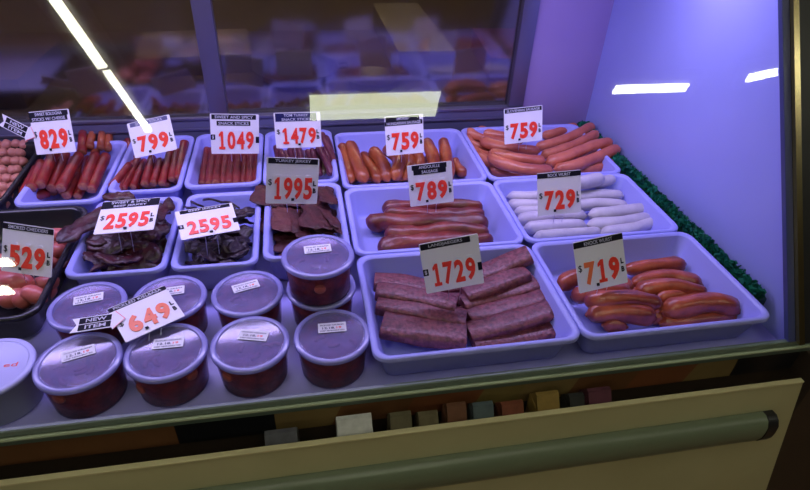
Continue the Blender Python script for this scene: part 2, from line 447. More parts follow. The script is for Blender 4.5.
# cream front panel: right end slopes outward
bm = bmesh.new()
def slab(poly, y0, y1):
    a = [bm.verts.new(Vector((x, y0, z))-case_off) for x, z in poly]; b = [bm.verts.new(Vector((x, y1, z))-case_off) for x, z in poly]
    n = len(poly); bm.faces.new(a); bm.faces.new(b[::-1])
    for i in range(n): bm.faces.new((a[i], b[i], b[(i+1)%n], a[(i+1)%n]))
slab([(XL,-.55),(.785,-.55),(.662,-.087),(XL,-.087)], -.054, -.049)
fin('front_panel', bm, CREAM, case, smooth=False)
cpart('panel_lip', (XL, .661, -.0565, -.0485, -.0885, -.085), mat('cream_lip', (.62,.56,.33), .35), bev=.0008)
# bumper rail
bm = bmesh.new()
poly = [(-.055,-.150),(-.064,-.149),(-.072,-.154),(-.077,-.163),(-.078,-.177),(-.077,-.190),(-.072,-.203),(-.064,-.209),(-.055,-.210)]
prism(bm, poly, XL, .618)
for v in bm.verts: v.co -= case_off
bump = fin('bumper_rail', bm, BUMP, case, angle=math.radians(40))
bm = bmesh.new(); poly2 = [(y*1.0-.001 if y < -.06 else y, z) for y, z in poly]; prism(bm, poly2, .6185, .636)
for v in bm.verts: v.co -= case_off
fin('end_cap', bm, BLACK, bump, angle=math.radians(40))
# dark side and plinth
cpart('base_cabinet', (XL, .70, .007, .80, FL+.02, -.086), BLACK, bev=.002)
cpart('side_cover', (.7005, 1.3, -.045, .80, FL+.02, -.075), mat('dark_brown_side', (.035,.022,.016), .5), bev=.002)
# lamp under the canopy
lamp = bpy.data.objects.new('case_lamp', None); C.objects.link(lamp); lamp.location = (-.3, .41, .51)
tag(lamp, 'violet-white fluorescent lamp under the canopy of the deli case', 'lamp')
boxo('reflector', (-.95, .93, -.03, .03, .0, .009), WHITEM, lamp)
bm = bmesh.new(); sweep(bm, [(-.93,0,-.018),(.91,0,-.018)], .013, .013, n=12, cap=.3)
fin('tube', bm, emit('violet_tube', (.62,.52,1.0), 11), lamp)
def area(name, loc, rot, sx, sy, power, col):
    l = bpy.data.lights.new(name, 'AREA'); l.shape = 'RECTANGLE'; l.size = sx; l.size_y = sy; l.energy = power; l.color = col
    o = bpy.data.objects.new(name, l); C.objects.link(o); o.location = loc; o.rotation_euler = rot; return o
area('lamp_light', (-.25, .42, .478), (math.radians(-6), 0, 0), 1.8, .10, 7.3, (.57,.48,1.0)).visible_camera = True

# ------------------------------------------------------------------ BEHIND THE CASE
WOODB = mat('back_counter_wood', (.16,.085,.04), .5, var=(.10,.05,.025), scale=8)
TANB = mat('butcher_paper', (.30,.24,.15), .6, var=(.24,.19,.12), scale=10)
bc = empty('back_counter', (0, 2.4, FL), 'long brown work counter behind the deli case, seen through the rear doors', 'counter')
boxo('body', (-2.6, 1.9, -.75, .5, 0, .55), WOODB, bc)
boxo('counter_top', (-2.65, 1.95, -.79, .52, .5505, .585), mat('dull_counter_top', (.12,.085,.05), .5, var=(.09,.06,.04), scale=6), bc)
ZB = FL+.5855
def paper(x, y, w, d, h, label, m, rz=0):
    t = empty('stacked_carton', (x, y, ZB), label, 'carton'); t.rotation_euler.z = rz
    boxo('body', (-w/2, w/2, -d/2, d/2, 0, h), m, t, bev=.004)
    boxo('lid_flap', (-w/2-.004, w/2+.004, -d/2-.004, d/2+.004, h+.0005, h+.02), m, t, bev=.003)
paper(-1.35, 2.1, .42, .5, .10, 'low brown carton at the left end of the counter behind the doors', mat('brown_carton', (.13,.06,.03), .7))
paper(-.55, 2.4, .5, .42, .07, 'flat beige carton on the counter behind the doors, left of the steel pans', TANB, .1)
paper(.52, 2.5, .26, .9, .12, 'narrow pale carton standing right of the pans behind the doors', mat('pale_carton', (.32,.29,.22), .7))
paper(1.15, 2.25, .6, .5, .09, 'reddish carton at the right end of the counter behind the doors', mat('red_carton', (.20,.055,.04), .6), -.1)
PAN = mat('dark_pan_steel', (.06,.055,.06), .35, metal=.6)
for x, y, r, lb in ((-.08, 2.15, .19, 'large dark round pan on the counter behind the doors'), (.26, 2.0, .12, 'small dark round pan in front of the pale carton')):
    t = empty('round_pan', (x, y, ZB), lb, 'pan')
    bm = bmesh.new(); lathe(bm, [(0,.001),(r*.85,.001),(r,.05),(r+.012,.052),(r+.012,.048),(r*.99,.046),(r*.84,.006),(0,.006)]); fin('body', bm, PAN, t)
    bm = bmesh.new(); sweep(bm, [(r+.008,-.03,.045),(r+.05,-.03,.05),(r+.05,.03,.05),(r+.008,.03,.045)], .006, .006, n=8); fin('handle', bm, PAN, t)

# ------------------------------------------------------------------ TRAYS (long side rows)
W = .305
tray('food_tray', 0, W, 0, .2385, 'white tub of flat dark red landjaeger bars, front row, under the 1729 tag')
tray('food_tray', W, 2*W+.007, 0, .2385, 'white tub of orange-red knockwurst, front row at the right corner')
tray('food_tray', 0, W, .2392, .463, 'white tub of three dark red andouille sausages, middle row under the 7.89 tag')
tray('food_tray', W, 2*W, .2392, .463, 'white tub of pale white bockwurst, middle row under the 7.29 tag')
tray('food_tray', 0, W, .4637, .722, 'white tub of upright smoked orange sausages, back row under the left 7.59 tag')
tray('food_tray', W, 2*W, .4637, .722, 'white tub heaped with long salmon-pink sausages, back row at the right')
tray('narrow_food_tray', -.4546, -.3012, .2375, .468, 'narrow white tub heaped with maroon jerky, under the left 25.95 tag', slope=.012)
tray('narrow_food_tray', -.2965, -.1575, .237, .473, 'narrow deep white tub of blackish jerky strips, under the right 25.95 tag', slope=.010, r=.02, step=.022)
tray('narrow_food_tray', -.152, -.0035, .245, .490, 'narrow white tub of brown turkey jerky slabs, under the 1995 tag', slope=.012)
tray('narrow_food_tray', -.605, -.4516, .4665, .728, 'narrow white tub of thick red bologna sticks, under the 8.29 tag', slope=.012)
tray('narrow_food_tray', -.4485, -.312, .492, .742, 'narrow white tub of slanting red snack sticks, under the 7.99 tag', slope=.012)
tray('narrow_food_tray', -.3095, -.1595, .499, .744, 'narrow white tub of straight red snack sticks, under the 1049 tag', slope=.012)
tray('narrow_food_tray', -.1575, -.0035, .4935, .744, 'narrow white tub of purple turkey sticks, under the 1479 tag', slope=.012)
tray('dark_food_tray', -.74, -.4625, .150, .455, 'shiny black tub of pink sausages at the left edge, under the 5.29 tag', m=DARKTRAY, r=.03)
tray('dark_food_tray', -.90, -.622, .4665, .74, 'shiny black tub of short pink links at the far left of the back row', m=DARKTRAY, r=.03)

ORD = ['first','second','third','fourth','fifth','sixth','seventh','eighth','ninth','tenth','eleventh','twelfth','thirteenth','fourteenth','fifteenth','sixteenth','seventeenth','eighteenth','nineteenth','twentieth',
       'twenty-first','twenty-second','twenty-third','twenty-fourth','twenty-fifth','twenty-sixth','twenty-seventh','twenty-eighth','twenty-ninth','thirtieth','thirty-first','thirty-second','thirty-third','thirty-fourth','thirty-fifth','thirty-sixth']
def Pp(crop, pts, z):
    ox, oy, s = crop
    zs = z if isinstance(z, (list, tuple)) else [z]*len(pts)
    return [at(ox+x/s, oy+y/s, zz) for (x, y), zz in zip(pts, zs)]
def row(name, crop, items, a, m, what, where, cat, group, seed=0, **kw):
    """items: (points, z, radius factor); listed in the order that the labels count"""
    for i, it in enumerate(items):
        pts, z, f = it[:3]; extra = it[3] if len(it) > 3 else {}
        k = dict(kw); k.update(extra); mm = k.pop('m', m)
        food(name, Pp(crop, pts, z), a*f, mm, f'{what}, {ORD[i]} {where}', cat, group, seed=seed+i, **k)

# --- knockwurst (front right)
CM = (550, 240, 4.05)
row('knockwurst', CM, [
 ([(300,120),(400,108),(545,98)], (-.037,-.038,-.036), .88, dict(taper=(.8,1.2))),
 ([(50,200),(75,163),(150,140)], (-.036,-.03,-.03), 1.0),
 ([(335,180),(420,152),(520,155),(615,185)], (-.036,-.034,-.034,-.034), .95, dict(wrinkle=.035)),
 ([(350,212),(450,187),(540,195),(630,222)], (-.03,-.02,-.02,-.028), .95, dict(wrinkle=.035)),
 ([(180,215),(240,203),(330,180)], (-.035,-.03,-.032), .9),
 ([(90,232),(180,215),(320,205)], (-.04,-.018,-.02), .95),
 ([(140,245),(220,245),(330,238),(450,258)], (-.025,-.012,-.010,-.016), .98),
 ([(430,235),(540,225),(600,240)], (-.028,-.03,-.034), .85),
 ([(455,290),(560,262),(680,255),(765,292)], (-.027,-.022,-.024,-.03), 1.2),
 ([(150,305),(240,292),(340,298),(425,318)], (-.032,-.026,-.024,-.03), 1.08),
 ([(215,345),(260,345),(310,352)], (-.044,-.044,-.044), .85),
 ([(445,338),(560,325),(760,305)], (-.045,-.045,-.045), .88),
], .0150, F_KNOCK, 'plump orange-red knockwurst in the front right tub', 'from the back', 'sausage', 'knockwurst in the front right tub', seed=10, wob=.26, cap=1.1, nub=.003)

# --- landjaeger bars
CL = (360, 235, 3.682)
row('landjaeger_bar', CL, [
 ([(430,150),(530,112),(625,70)], (-.020,-.012,.008), 1.08),
 ([(52,172),(150,180),(250,198)], (-.022,-.024,-.026), .95),
 ([(385,222),(500,183),(612,138)], (-.024,-.018,-.010), 1.0),
 ([(60,208),(200,228),(352,262)], (-.018,-.020,-.026), 1.0),
 ([(375,255),(500,222),(648,180)], (-.034,-.030,-.022), 1.0),
 ([(62,256),(220,280),(388,316)], (-.024,-.026,-.032), 1.02),
 ([(400,310),(540,272),(688,228)], (-.038,-.032,-.026), 1.0),
 ([(82,328),(230,352),(390,372)], (-.028,-.030,-.034), 1.5),
 ([(398,362),(560,322),(742,264)], (-.036,-.030,-.026), 1.1),
 ([(415,398),(580,378),(748,345)], (-.043,-.043,-.043), 1.05),
], .0180, F_LAND, 'flat dark red landjaeger bar under the 1729 tag', 'from the back', 'dried sausage', 'landjaeger bars in the front tub', seed=40, wob=.16, expo=3.6, b=.0100, flat_end=True, n=20)

# --- andouille
CJ = (360, 190, 4.765)
row('andouille_sausage', CJ, [
 ([(105,92),(220,78),(350,78),(460,72),(585,88)], -.032, .95),
 ([(112,122),(230,120),(400,128),(592,112)], -.034, 1.0),
 ([(48,188),(95,150),(200,160),(340,162),(450,158),(612,160)], (-.044,-.034,-.032,-.032,-.032,-.034), 1.12),
 ([(115,225),(200,215),(330,202),(450,195),(615,210)], -.032, 1.12),
 ([(88,288),(180,262),(330,250),(470,245),(635,240)], -.038, 1.12),
], .0158, F_ANDO, 'long wrinkled dark red andouille sausage under the 7.89 tag', 'from the back', 'sausage', 'andouille sausages in the middle tub', seed=60, wob=.42, cap=1.0, wrinkle=.04)

# --- bockwurst
CK = (490, 160, 4.5)
row('bockwurst', CK, [
 ([(450,104),(510,97),(560,86)], -.012, 1.0),
 ([(350,108),(430,100),(508,80)], .001, 1.12),
 ([(400,135),(490,130),(590,122)], -.034, .9, dict(taper=(1,.7))),
 ([(52,128),(150,136),(300,138)], -.034, .95, dict(taper=(.7,1))),
 ([(78,166),(190,165),(340,162)], -.032, .95),
 ([(380,170),(490,160),(598,162)], -.030, 1.05),
 ([(78,202),(190,205),(340,200)], -.034, .98),
 ([(370,210),(480,198),(618,206)], -.030, 1.0),
 ([(124,270),(230,258),(320,250),(432,252)], -.027, 1.0),
 ([(445,248),(560,238),(705,220)], -.028, 1.08),
 ([(155,308),(290,298),(430,295)], -.03, 1.05),
 ([(440,292),(580,285),(720,260)], -.030, 1.08),
 ([(200,345),(340,335),(500,325)], -.037, .92),
 ([(500,330),(640,312),(700,288),(772,288)], -.034, 1.02),
 ([(110,235),(200,232),(330,226)], -.040, .95),
 ([(130,290),(160,312),(200,330)], -.046, .8),
], .0130, F_WHITE, 'pale white bockwurst under the 7.29 tag', 'in turn from the back', 'sausage', 'white bockwurst in the middle right tub', seed=80, wob=.12, cap=1.2, nub=.002)

# --- salmon sausages (back right)
CF = (455, 110, 4.5)
row('long_sausage', CF, [
 ([(100,85),(160,108),(230,122),(310,140)], (-.012,-.014,-.02,-.026), .95),
 ([(55,86),(80,112),(140,132),(240,150)], (-.004,-.012,-.022,-.03), .9),
 ([(50,118),(75,152),(130,172),(240,180)], (-.012,-.024,-.03,-.034), .9),
 ([(115,135),(200,165),(300,180),(378,186)], (-.008,-.008,-.010,-.014), 1.0),
 ([(60,155),(105,195),(170,215),(260,240)], (-.035,-.034,-.034,-.036), .95),
 ([(155,190),(240,212),(330,225),(405,232)], (.0,.0,-.004,-.010), 1.0),
 ([(90,190),(125,222),(200,250),(300,268)], (-.03,-.025,-.028,-.034), 1.0),
 ([(150,210),(230,246),(340,272),(435,272)], (-.004,-.004,-.008,-.014), 1.05),
 ([(160,262),(220,284),(300,296)], (-.03,-.036,-.04), 1.0),
 ([(390,118),(460,98),(548,72)], (-.024,-.018,-.012), .95),
 ([(365,168),(450,148),(540,115),(622,72)], (-.02,-.014,-.006,.0), 1.0),
 ([(390,205),(470,182),(560,148),(642,105)], (-.014,-.008,-.002,.006), .95),
 ([(412,240),(500,212),(600,170),(705,142)], (-.014,-.006,.0,.006), 1.05),
 ([(448,268),(550,248),(650,210),(738,170)], (-.018,-.012,-.006,.002), 1.05),
 ([(540,272),(640,262),(730,228)], (-.03,-.028,-.022), 1.0),
 ([(400,132),(470,128),(540,108)], (-.034,-.034,-.032), .95),
 ([(420,190),(500,175),(590,125)], (-.034,-.032,-.03), .95),
], .0130, F_PINK, 'long salmon-pink sausage in the back right tub', 'in turn from the left', 'sausage', 'long salmon sausages in the back right tub', seed=110, wob=.2, cap=1.1, nub=.003)

# --- smoked upright sausages
CE = (330, 120, 5.06)
row('smoked_sausage', CE, [
 ([(60,122),(85,220),(108,315)], (.0,-.02,-.036), .95),
 ([(95,115),(135,215),(178,312)], (.004,-.012,-.03), 1.05),
 ([(160,170),(215,245),(248,312)], (-.02,-.026,-.036), .95),
 ([(208,145),(262,215),(295,308)], (.0,-.012,-.034), 1.0),
 ([(280,140),(350,205),(325,300)], (-.012,-.012,-.03), 1.05),
 ([(385,165),(405,230),(375,300)], (-.02,-.022,-.036), .95),
 ([(435,150),(455,220),(440,300)], (-.02,-.022,-.036), .95),
 ([(485,100),(520,180),(530,290)], (.0,-.014,-.036), 1.05),
 ([(570,98),(590,190),(610,285)], (.0,-.014,-.036), 1.0),
 ([(625,200),(650,250),(690,278)], (-.035,-.038,-.042), .9),
 ([(330,190),(375,240),(420,300)], (-.042,-.043,-.044), .8),
], .0140, F_SMOK, 'smoked orange sausage standing on end under the left 7.59 tag', 'from the left', 'sausage', 'smoked sausages in the back tub', seed=140, wob=.22, cap=1.2, nub=.002)

# --- bologna sticks
def cut_ends(o, pts, a, both=False):
    pass
CA = (0, 110, 4.454)
row('bologna_stick', CA, [
 ([(106,374),(165,262)], (-.014,-.002), .95),
 ([(138,348),(188,235)], (-.004,.006), 1.0),
 ([(178,335),(240,190)], (-.002,.014), 1.0),
 ([(228,348),(290,195)], (-.018,-.006), 1.0),
 ([(270,348),(352,202)], (-.012,.0), 1.0),
 ([(295,382),(345,290)], (-.036,-.034), .9),
 ([(370,342),(425,200)], (-.018,-.006), 1.0),
 ([(405,355),(472,205)], (-.026,-.012), 1.0),
 ([(135,392),(212,368)], (-.028,-.034), .95),
 ([(345,385),(375,330)], (-.043,-.040), .85),
 ([(365,190),(372,100)], (-.012,.008), .95),
 ([(400,165),(412,100)], (-.005,.006), .8, dict(m=F_SMOK)),
 ([(448,170),(455,105)], (-.005,.006), .8, dict(m=F_SMOK)),
 ([(480,175),(486,112)], (-.01,.0), .8, dict(m=F_SMOK)),
 ([(420,195),(440,175)], (-.02,-.02), .8, dict(m=F_SMOK)),
], .0104, F_STICK, 'thick red bologna stick under the 8.29 tag', 'in turn from the left', 'meat stick', 'bologna sticks in the back left tub', seed=170, wob=.08, cutm=True, flat_end=True, n=12)

# --- slanting snack sticks
CB = (100, 130, 6.125)
row('snack_stick', CB, [
 ([(70,350),(180,212)], (-.008,-.002), .95),
 ([(112,362),(208,200)], (-.018,-.010), .95),
 ([(140,362),(232,178)], (-.022,-.008), 1.0),
 ([(200,350),(262,200)], (-.026,-.016), .95),
 ([(205,385),(232,340)], (-.04,-.04), .9),
 ([(272,332),(320,168)], (-.018,-.004), 1.05),
 ([(325,328),(372,185)], (-.022,-.010), 1.0),
 ([(300,340),(345,240)], (-.038,-.036), .9),
 ([(378,330),(428,138)], (-.02,.0), 1.0),
 ([(405,335),(450,140)], (-.034,-.014), .9),
 ([(438,302),(470,125)], (-.018,.0), 1.0),
 ([(475,300),(515,75)], (-.02,.008), 1.05),
 ([(500,240),(525,75)], (-.02,.0), .9),
 ([(185,190),(150,75)], (-.03,-.01), .95),
 ([(200,180),(170,60)], (-.02,-.002), .9),
 ([(165,200),(140,130)], (-.036,-.03), .9),
], .0078, F_STICK2, 'thin slanting red snack stick under the 7.99 tag', 'from the left', 'meat stick', 'slanting snack sticks in the back row', seed=200, wob=.08, cutm=True, flat_end=True, n=12)

# --- straight snack sticks
CC = (180, 130, 4.453)
row('snack_stick', CC, [([(95+i*31+(4-i)*1.2,238+(i%2)*3),(122+i*28,86+((i*37)%9))], (-.036+(i%3)*.003,-.020+(i%2)*.004), 1.0+.06*((i*5)%3-1)) for i in range(9)],
 .0090, F_STICK3, 'straight dull red snack stick under the 1049 tag', 'from the left', 'meat stick', 'straight snack sticks in the back row', seed=230, wob=.06, cutm=True, flat_end=True, n=12)

# --- purple turkey sticks
items = []
for i in range(13):
    x = 430+i*20
    if i % 4 == 2: items.append(([(x,95),(x+14,145),(x+6,200)], (-.01,-.016,-.03), .9, dict(m=F_GREEN)))
    else: items.append(([(x-4,70+(i*17)%20),(x+10,130),(x+12+(i*7)%9,205)], (.002,-.012+(i%3)*.004,-.03), 1.0))
items += [([(630,15),(655,70),(690,150)], (.012,.008,-.008), 1.0), ([(650,30),(672,90),(692,190)], (.006,.002,-.02), .95), ([(612,60),(640,120),(680,200)], (.01,.006,-.014), 1.0)]
row('turkey_stick', (180, 130, 4.453), items, .0072, F_PURP, 'thin purple turkey stick bundled under the 1479 tag', 'from the left', 'meat stick', 'purple turkey sticks in the back row', seed=250, wob=.2, n=10)

# --- lower layers that show between the upper pieces
row('bologna_stick', CA, [([(150+k*42,372-k*3),(225+k*34,215)], (-.041,-.036), .9) for k in range(7)], .0104, F_STICK, 'red bologna stick low in the 8.29 tub', 'from the left', 'meat stick', 'bologna sticks in the back left tub', seed=500, wob=.08, cutm=True, flat_end=True, n=12)
row('snack_stick', CB, [([(190+k*45,352-k*6),(232+k*40,190)], (-.044,-.038), .95) for k in range(7)], .0078, F_STICK2, 'thin red snack stick low in the 7.99 tub', 'from the left', 'meat stick', 'slanting snack sticks in the back row', seed=520, wob=.08, cutm=True, flat_end=True, n=12)
row('smoked_sausage', CE, [([(100+k*78,190),(120+k*78,245),(135+k*78,300)], (-.040,-.043,-.043), .85) for k in range(7)], .0140, F_SMOK, 'smoked orange sausage low in the left 7.59 tub', 'from the left', 'sausage', 'smoked sausages in the back tub', seed=540, wob=.2, cap=1.2)
row('knockwurst', CM, [([(120,190),(200,178),(300,172)], (-.043,-.043,-.043), .8), ([(300,225),(420,215),(520,222)], (-.043,-.043,-.043), .8), ([(330,262),(400,258),(470,268)], (-.043,-.043,-.043), .8), ([(230,275),(330,275),(430,285)], (-.043,-.043,-.043), .8), ([(400,322),(440,310),(500,308)], (-.043,-.043,-.043), .8)],
 .0150, F_KNOCK, 'orange-red knockwurst low in the front right tub', 'from the back', 'sausage', 'knockwurst in the front right tub', seed=560, wob=.25, cap=1.1)
row('landjaeger_bar', CL, [([(250,205),(330,198),(420,180)], -.047, .7), ([(300,240),(380,238),(460,228)], -.047, .7), ([(340,290),(400,290),(470,278)], -.047, .7)],
 .0180, F_LAND, 'dark red landjaeger bar low in the middle of the 1729 tub', 'from the back', 'dried sausage', 'landjaeger bars in the front tub', seed=580, wob=.16, expo=3.6, b=.0085, flat_end=True, n=20)

# --- pink sausages under 5.29
CG = (0, 220, 4.9)
row('cheddar_sausage', CG, [
 ([(230,80),(290,72),(350,95)], (-.02,-.014,-.024), .95),
 ([(220,120),(300,112),(345,120)], (-.03,-.028,-.03), .9),
 ([(215,150),(290,152),(330,165)], (-.022,-.018,-.026), .95),
 ([(210,205),(260,205),(300,200)], (-.034,-.032,-.034), .9),
 ([(150,330),(220,312),(285,292)], (-.018,-.02,-.026), 1.0),
 ([(0,280),(80,300),(170,315)], (-.014,-.012,-.02), 1.1),
 ([(0,325),(70,332),(160,345)], (-.024,-.022,-.026), 1.1),
 ([(110,345),(190,375),(225,395)], (-.01,-.014,-.022), 1.0),
 ([(0,405),(60,388),(130,350)], (-.026,-.022,-.016), 1.0),
 ([(85,420),(115,385),(140,355)], (-.03,-.02,-.012), 1.05),
 ([(150,410),(210,370),(260,320)], (-.036,-.034,-.034), 1.0),
 ([(-60,250),(0,255),(60,260)], (-.02,-.02,-.024), 1.0),
 ([(-70,340),(0,350),(40,365)], (-.036,-.036,-.036), 1.0),
 ([(-50,200),(20,205),(120,215)], (-.024,-.024,-.024), 1.0),
], .0135, F_RAWP, 'smooth pink sausage in the black tub under the 5.29 tag', 'from the back', 'sausage', 'pink sausages in the black tub', seed=300, wob=.14, cap=1.1, nub=.002)

# --- short links far left
k = 0
for j in range(9):
    for i in range(4):
        px = -6+i*9.5+(j%2)*4-(j*1.4 if i == 3 else 0); py = 137+j*8.6
        if px > 27-max(0, j-3)*3.4: continue
        z = .0-(j*.0035)-(i*.002)
        p = at(px, py, z)
        a = rnd.uniform(-2.4, .2)
        d = Vector((math.cos(a), math.sin(a), rnd.uniform(-.9,.3)))*.009
        food('short_link', [p-d, p+Vector((0,0,.003)), p+d], .0105, F_LINK, f'short pale pink link in the far left black tub, {ORD[k]} from the back', 'sausage', 'short links in the far left tub', seed=k+400, wob=.2, cap=1.1)
        k += 1

# ------------------------------------------------------------------ jerky pieces
def jerky(name, c, L, Wd, T, rz, rx, ry, m, label, group, seed, curl=.3, sq=3, amp=.35):
    nx, ny = 14, 7
    bm = bmesh.new(); top, bot = {}, {}
    off = Vector((seed*7.3, seed*1.7, 0))
    for i in range(nx+1):
        u = i/nx*2-1
        wprof = math.sqrt(max(.02, 1-abs(u)**sq))*(1+amp*noise.noise(Vector((u*2.2, seed, 3))))
        sh = .25*noise.noise(Vector((u*1.3, seed, 9)))*Wd
        for j in range(ny+1):
            v = j/ny*2-1
            x = u*L/2*(1+.06*noise.noise(Vector((v*2, seed, 1)))); y = v*Wd/2*wprof+sh
            h = curl*L*.22*(noise.noise(Vector((u*1.5, v*.8, seed*2.1))))+.004*noise.noise(Vector((x*150, y*150, seed)))
            e = max(.15, (1-abs(v)**4)*(1-abs(u)**6))
            top[i, j] = bm.verts.new((x, y, h+T/2*e)); bot[i, j] = bm.verts.new((x, y, h-T/2*e))
    for i in range(nx):
        for j in range(ny):
            bm.faces.new((top[i,j], top[i+1,j], top[i+1,j+1], top[i,j+1])); bm.faces.new((bot[i,j+1], bot[i+1,j+1], bot[i+1,j], bot[i,j]))
    for i in range(nx):
        bm.faces.new((bot[i,0], bot[i+1,0], top[i+1,0], top[i,0])); bm.faces.new((top[i,ny], top[i+1,ny], bot[i+1,ny], bot[i,ny]))
    for j in range(ny):
        bm.faces.new((top[0,j], top[0,j+1], bot[0,j+1], bot[0,j])); bm.faces.new((bot[nx,j], bot[nx,j+1], top[nx,j+1], top[nx,j]))
    o = fin(name, bm, m, None, c); o.rotation_euler = (rx, ry, rz)
    return tag(o, label, 'jerky', group)

def heap(n, x0, x1, y0, y1, zf, L, Wd, T, m, name, what, group, seed, tilt=.35, curl=.35, zr=.008, minw=.6, mg=.004):
    r = random.Random(seed)
    cells = []
    nx = 3; ny = math.ceil(n/nx)
    for i in range(n):
        gx = (i % nx+.5)/nx+r.uniform(-.14,.14); gyy = 1-(i//nx+.5)/ny+r.uniform(-.05,.05)
        x = x0+(x1-x0)*gx; y = y0+(y1-y0)*gyy
        col = ('left', 'middle', 'right')[i % nx]
        LL = L*r.uniform(.7,1.15); WW = Wd*r.uniform(minw,1.2); rz = r.uniform(-1.2,1.2)
        ex = LL/2*abs(math.cos(rz))+WW/2*abs(math.sin(rz)); eyy = LL/2*abs(math.sin(rz))+WW/2*abs(math.cos(rz))
        ex = min(ex, (x1-x0)/2+.012); eyy = min(eyy, (y1-y0)/2+.012)
        x = min(max(x, x0-.012+ex), x1+.012-ex); y = min(max(y, y0-.012+eyy), y1+.012-eyy)
        jerky(name, (x, y, zf(gx, gyy)+r.uniform(-zr, zr)), LL, WW, T, rz, r.uniform(-tilt,tilt), r.uniform(-tilt,tilt), m,
              f'{what}, {ORD[i//nx]} from the back, {col} column', group, seed*31+i, curl)
# maroon heap under the left 25.95 tag
CGJ = (60, 190, 4.9)
heap(33, -.435, -.322, .262, .44, lambda u, v: -.011+.006*math.sin(u*PI), .075, .034, .007, F_JERK, 'beef_jerky_piece', 'crumpled maroon jerky under the left 25.95 tag', 'maroon jerky heap', 5, tilt=.6)
def jp(crop, x, y, z): return at(crop[0]+x/crop[2], crop[1]+y/crop[2], z)
for (x, y, z, L, Wd, rz, rx, ry, lb) in (
    (120,170,.020,.105,.036, .95,.25,-.1,'large maroon jerky flap hanging over the left rim, beside the left 25.95 tag'),
    (512,95,.020,.082,.022, 1.5,.2,.1,'upright maroon jerky strip at the right of the left 25.95 tag'),
    (290,35,.022,.055,.026, .1,.3,.2,'maroon jerky tip sticking up behind the left 25.95 tag'),
    (80,340,-.020,.085,.018, 1.05,.1,.2,'narrow maroon jerky strip at the front left corner of the left 25.95 tub'),
    (190,285,-.012,.080,.030, .7,.4,-.1,'folded maroon jerky piece in front of the left 25.95 tag'),
    (330,345,-.012,.095,.022, .12,.3,.05,'long maroon jerky strip lying along the front of the left 25.95 tub'),
    (400,300,-.004,.075,.034,-.5,.5,.1,'knobbly maroon jerky piece at the front right of the left 25.95 tub'),
    (470,200,.012,.050,.030, .8,.5,.2,'small dark jerky piece under the right corner of the left 25.95 tag')):
    jerky('beef_jerky_piece', jp(CGJ, x, y, z), L, Wd, .0075, rz, rx, ry, F_JERK, lb, 'maroon jerky heap', int(x), .35)
# black heap under the right 25.95 tag
CH = (160, 185, 5.45)
heap(33, -.278, -.178, .262, .43, lambda u, v: -.022+.006*v, .070, .028, .0055, F_JERK2, 'beef_jerky_strip', 'blackish jerky strip under the right 25.95 tag', 'blackish jerky heap', 9, tilt=.55, curl=.45)
for q, (pts, lb) in enumerate(((([(165,85),(200,105),(240,120)]), 'thin dark jerky end poking up at the back left of the right 25.95 tub'),
                (([(235,82),(280,78),(340,95)]), 'thin curled jerky strip at the back middle of the right 25.95 tub'),
                (([(330,95),(380,95),(435,128)]), 'thin arched jerky strip at the back right of the right 25.95 tub'),
                (([(130,120),(165,125),(200,125)]), 'short dark jerky end behind the left corner of the right 25.95 tag'))):
    food('beef_jerky_strip', Pp(CH, pts, (-.004,.006,-.004)), .0022, F_JERK2, lb, 'jerky', 'blackish jerky heap', seed=q, wob=.5, n=8)
for (x, y, z, L, Wd, rz, rx, ry, lb) in (
    (470,145,-.006,.05,.022,.4,.3,.2,'blackish jerky piece right of the right 25.95 tag'),
    (430,320,-.010,.06,.026,1.1,.4,.2,'curled blackish jerky piece at the front right of the right 25.95 tub'),
    (330,350,-.014,.065,.024,.5,.5,.1,'blackish jerky piece at the front middle of the right 25.95 tub'),
    (200,340,-.016,.07,.024,.1,.3,.1,'blackish jerky piece at the front left of the right 25.95 tub')):
    jerky('beef_jerky_strip', jp(CH, x, y, z), L, Wd, .006, rz, rx, ry, F_JERK2, lb, 'blackish jerky heap', int(x), .4)
# turkey slabs under 1995
heap(21, -.132, -.024, .272, .462, lambda u, v: -.036+.008*u, .080, .034, .006, F_TURK, 'turkey_jerky_slab', 'brown turkey jerky slab low in the 1995 tub', 'turkey jerky slabs', 77, tilt=.15, curl=.12, zr=.003)
CI = (180, 130, 4.453)
for i, (x, y, z, L, Wd, rz, m, f) in enumerate((
    (372,290,-.008,.070,.030,1.4,F_TURK,.3), (395,400,-.030,.085,.018,1.45,F_TURK,.2), (450,395,-.020,.085,.028,1.62,F_TURK2,.15), (505,400,-.026,.085,.024,1.58,F_TURK,.2),
    (590,385,-.018,.080,.034,1.55,F_TURK,.15), (545,430,-.030,.080,.022,1.6,F_TURK,.2), (640,390,-.022,.085,.018,1.75,F_TURK,.3), (665,385,-.018,.085,.016,1.85,F_TURK,.3),
    (690,420,-.022,.085,.014,1.95,F_TURK,.3), (655,290,-.010,.070,.026,1.6,F_TURK,.3), (400,350,-.034,.080,.03,1.5,F_TURK,.2), (600,300,-.024,.075,.03,1.5,F_TURK,.2), (500,300,-.026,.07,.03,1.6,F_TURK,.2), (430,300,-.022,.07,.03,1.5,F_TURK,.2))):
    jerky('turkey_jerky_slab', jp(CI, x, y, z+.010), L*1.15, Wd*1.35, .006, rz, f*.8, 0.08, m, f'flat brown turkey jerky slab under the 1995 tag, {ORD[i]} from the left', 'turkey jerky slabs', 700+i, .12, sq=14, amp=.12)

